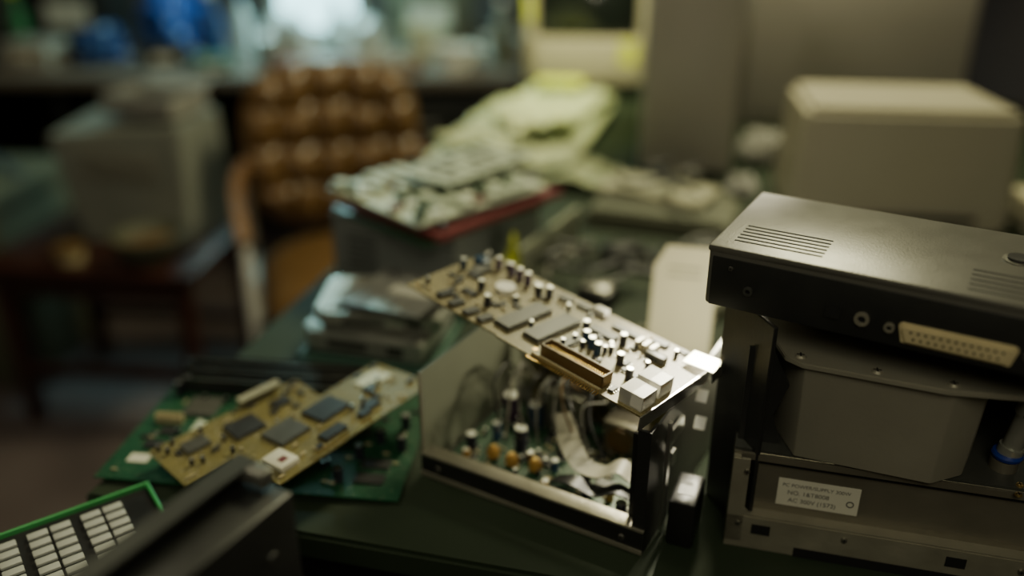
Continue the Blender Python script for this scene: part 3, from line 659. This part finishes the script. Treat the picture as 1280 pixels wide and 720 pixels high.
# ------------------------------------------------------------ low table with monitor
sl_=thing('low_table','dark red wooden low table with square legs','table',(-1.0,2.12,0),-6)
box('top',sl_,(.54,.42,.025),(0,0,.425),'redwood',bev=.004)
for x in(-.23,.23):
    for y in(-.17,.17): box('leg',sl_,(.035,.035,.425),(x,y,0),'redwood',bev=.003)
box('stretcher',sl_,(.46,.02,.03),(0,-.17,.14),'redwood'); box('stretcher',sl_,(.46,.02,.03),(0,.17,.14),'redwood'); box('apron',sl_,(.5,.02,.06),(0,-.17,.365),'redwood')
sk=thing('monitor_back','grey white monitor turned away on the low table','monitor',(-.95,2.18,.4505),-10)
bm=bmesh.new()
vs=[bm.verts.new(p) for p in((-.12,-.10,0),(.17,-.10,0),(.18,.12,0),(-.17,.12,0),(-.18,-.09,.27),(.165,-.07,.30),(.175,.12,.31),(-.18,.12,.29))]
for f in((0,1,2,3),(4,5,6,7),(0,1,5,4),(1,2,6,5),(2,3,7,6),(3,0,4,7)): bm.faces.new([vs[i] for i in f])
bmesh.ops.bevel(bm,geom=list(bm.edges),offset=.006,segments=2,affect='EDGES')
fin(bm,'rear_housing',sk,(0,0,0),(0,0,0),'sack',smooth=True)
multi('vent',sk,[('b',(.2,.004,.006),(0,-.094,.18+i*.018),dict(rx=-3)) for i in range(4)],'grey')
bx=thing('small_box','pale open carton on top of the grey monitor','box',(-.89,2.20,.765),-18)
multi('carton',bx,[('b',(.20,.14,.004),(0,0,.002)),('b',(.20,.004,.05),(0,-.07,.025)),('b',(.20,.004,.05),(0,.07,.025)),('b',(.004,.14,.05),(-.1,0,.025)),('b',(.004,.14,.05),(.1,0,.025))],'wrap'); box('flap',bx,(.19,.06,.003),(0,.09,.05),'wrap',(20,0,0))
bw=thing('bowl','olive brown ceramic bowl on the low table','bowl',(-.87,1.975,.4505))
rev('bowl_wall',bw,[(0,0),(.04,0),(.075,.04),(.085,.075),(.080,.076),(.07,.045),(.035,.008),(0,.008)],(0,0,0),'olive')
rev('contents',bw,[(0,.05),(.04,.055),(.068,.048)],(0,0,0),'leather')
cp=thing('paint_pot','small tan pot with a dull brown lid on low table','pot',(-1.07,1.98,.4505))
rev('pot_body',cp,[(0,0),(.03,0),(.034,.03),(0,.03)],(0,0,0),'ivory'); rev('lid',cp,[(0,0),(.036,0),(.036,.008),(0,.010)],(0,0,.03),'brown')
lb=thing('storage_box','grey storage box standing behind the low table','box',(-1.54,2.35,0),-5)
box('carton',lb,(.46,.40,.50),(0,0,0),'olive',bev=.006); box('lid',lb,(.47,.41,.05),(0,0,.50),'olive',bev=.006); box('handle_slot',lb,(.1,.004,.03),(0,-.2015,.40),'hole')
sweep('bent_strap',lb,[(-.2,0,.55),(-.1,0,.63),(.05,0,.65),(.2,0,.55)],'dark',w=.03,h=.006)

# ------------------------------------------------------------ back desk
dk=thing('desk','long brown laminate desk against the back wall','desk',(-1.15,3.18,0),0)
box('desk_top',dk,(2.5,1.0,.035),(0,0,.715),'deskw',bev=.005)
for x in(-1.2,-.25,.5,1.2): box('side_panel',dk,(.03,.92,.715),(x,0,0),'dark')
box('back_panel',dk,(2.4,.02,.5),(0,.42,.2),'dark')
for i in range(3):
    box('drawer',dk,(.68,.02,.2),(.86,-.46,.04+i*.22),'dark',bev=.003); sweep('handle',dk,[(.80,-.475,.16+i*.22),(.81,-.495,.16+i*.22),(.91,-.495,.16+i*.22),(.92,-.475,.16+i*.22)],'steel',r=.005)
T=.7505
s1=crt('small crt monitor with a glowing pale blue screen',(-.68,3.22,T),10,.32,.30,'screenlit','grey')
def bottle(label,x,y,m,r=.03,h=.2,capm='white'):
    t=thing('bottle',label,'bottle',(x,y,T)); rev('body',t,[(0,0),(r,0),(r,h*.62),(r*.35,h*.8),(r*.35,h*.93),(0,h*.93)],(0,0,0),m); cyl('cap',t,r*.42,h*.09,(0,0,h*.92),capm); return t
def carton(label,x,y,w,d,h,m,rz,m2='labelw'):
    t=thing('small_box',label,'box',(x,y,T),rz); box('carton',t,(w,d,h),(0,0,0),m,bev=.004); box('flap',t,(w*.96,d*.5,.003),(0,d*.2,h),m,(3,0,0)); box('label',t,(w*.5,.001,h*.4),(0,-d/2-.0008,h*.3),m2); return t
def tub(label,x,y,r,h,m):
    t=thing('tub',label,'container',(x,y,T)); rev('wall',t,[(0,0),(r*.8,0),(r,h),(r*1.06,h),(r*1.06,h*.93),(r*.95,h*.95),(r*.75,.006),(0,.006)],(0,0,0),m); return t
bottle('green glass bottle on the back desk',-1.62,3.0,'bglass',.03,.22,'yellow'); bottle('blue spray bottle on the back desk',-.97,2.95,'bluedark',.035,.22)
bottle('olive bottle near desk corner',-.03,2.86,'olive',.035,.2); bottle('white bottle beside blue bags',-.90,3.05,'film',.03,.2,'blue')
bottle('clear bottle before the glowing screen',-.58,3.02,'film',.03,.19,'white')
crumple('plastic_bag','crumpled dull blue plastic bag on the desk','bag',(-1.32,2.90,T),.085,'bluedark',3); crumple('plastic_bag','bright blue plastic sack at the back of desk','bag',(-1.18,3.2,T),.11,'blue',8,(1,1,1.1))
crumple('plastic_bag','crumpled pale film heap before the glowing screen','bag',(-.49,2.93,T),.085,'film',6,(1,1,1)); crumple('cloth','dark rag heaped on the desk','cloth',(-1.9,2.9,T),.10,'dark',7)
crumple('plastic_bag','crumpled pale film beside the glowing screen','bag',(-.72,2.93,T),.09,'film',16,(1,1,1))
carton('dark red box lying on the desk',-.60,2.76,.24,.08,.035,'red',6); carton('flat brown box on the desk',-.36,2.78,.16,.10,.035,'wood',-10); carton('teal box on the desk',-.92,2.78,.12,.08,.04,'teal',12)
carton('grey carton at the desk end',-1.50,2.84,.16,.12,.08,'grey',-8); carton('dark box behind bottles',-1.55,3.3,.3,.2,.22,'dark',0); carton('olive carton near wall',-.3,3.35,.3,.22,.2,'olive',5)
tub('white round tub with open rim',-.18,2.80,.06,.07,'white'); tub('cream mixing tub on the desk',-.29,3.00,.07,.10,'cream'); tub('white bowl beside the tubs',-.04,3.04,.06,.06,'white')
crumple('cloth','pale crumpled tissue among tubs','cloth',(-.13,2.93,T+.0),.035,'white',12)
carton('small dark carton among bags',-1.10,2.86,.14,.10,.06,'dark',14); carton('small brown carton among cloth',-1.70,2.76,.14,.08,.05,'redwood',-6)

# ------------------------------------------------------------ lights
def area(name,loc,tgt,size,power,col,sy=None):
    l=bpy.data.lights.new(name,'AREA'); l.size=size; l.energy=power; l.color=col
    if sy: l.shape='RECTANGLE'; l.size_y=sy
    o=bpy.data.objects.new(name,l); COL.objects.link(o); o.location=loc
    o.rotation_euler=(Vector(tgt)-Vector(loc)).to_track_quat('-Z','Y').to_euler(); return o
def spot(name,loc,tgt,power,col,ang,rad=.03,blend=.6):
    l=bpy.data.lights.new(name,'SPOT'); l.energy=power; l.color=col; l.spot_size=R(ang); l.spot_blend=blend; l.shadow_soft_size=rad
    o=bpy.data.objects.new(name,l); COL.objects.link(o); o.location=loc
    o.rotation_euler=(Vector(tgt)-Vector(loc)).to_track_quat('-Z','Y').to_euler(); return o
area('key_lamp',(.50,2.0,2.15),(.30,1.0,.8),.35,30,(1,.95,.58))
area('fill_lamp',(-1.0,.3,2.5),(-.1,1.0,.8),1.2,2.4,(1,.96,.70))
area('front_fill',(.10,-.5,2.0),(.38,.8,.85),.6,6,(1,.94,.68))  # fill light added from the front to lift the right-hand drive
spot('paper_lamp',(.20,1.75,2.0),(.15,2.14,.8),36,(.93,1,.42),34,.06,.8)
spot('monitor_fill',(.10,1.55,1.85),(.2,2.42,.92),34,(1,.98,.62),24,.05)  # unseen spot added to brighten the monitor bezel
spot('glint_spot',(.40,1.25,1.45),(.160,.712,.895),100,(1,.93,.70),15,.02,1.0)  # unseen spot added to make the bracket tab glint
p=bpy.data.lights.new('gap_fill','POINT'); p.energy=2.0; p.color=(1,.92,.66); p.shadow_soft_size=.02  # hidden point light added to brighten the gap beside the case
po=bpy.data.objects.new('gap_fill',p); COL.objects.link(po); po.location=(.218,.785,.885)
area('desk_glow',(-.62,3.1,1.45),(-.62,2.95,.75),.3,12,(.5,.95,.95))  # cyan light added above the desk to brighten the film bags
area('chair_lamp',(-.7,1.2,2.4),(-.5,2.1,.6),.5,5.5,(1,.92,.66))
w=bpy.data.worlds.new('World'); bpy.context.scene.world=w; w.use_nodes=True
w.node_tree.nodes['Background'].inputs[0].default_value=(.03,.03,.035,1); w.node_tree.nodes['Background'].inputs[1].default_value=.3

# ------------------------------------------------------------ camera
cd=bpy.data.cameras.new('Camera'); cam=bpy.data.objects.new('Camera',cd); COL.objects.link(cam)
cam.location=(0,0,1.30); cam.rotation_euler=(R(65),0,0); cd.lens=36*1108/1280; cd.sensor_width=36
cd.clip_start=.02; cd.dof.use_dof=True; cd.dof.focus_distance=.73; cd.dof.aperture_fstop=1.1; cd.dof.aperture_blades=0
bpy.context.scene.camera=cam
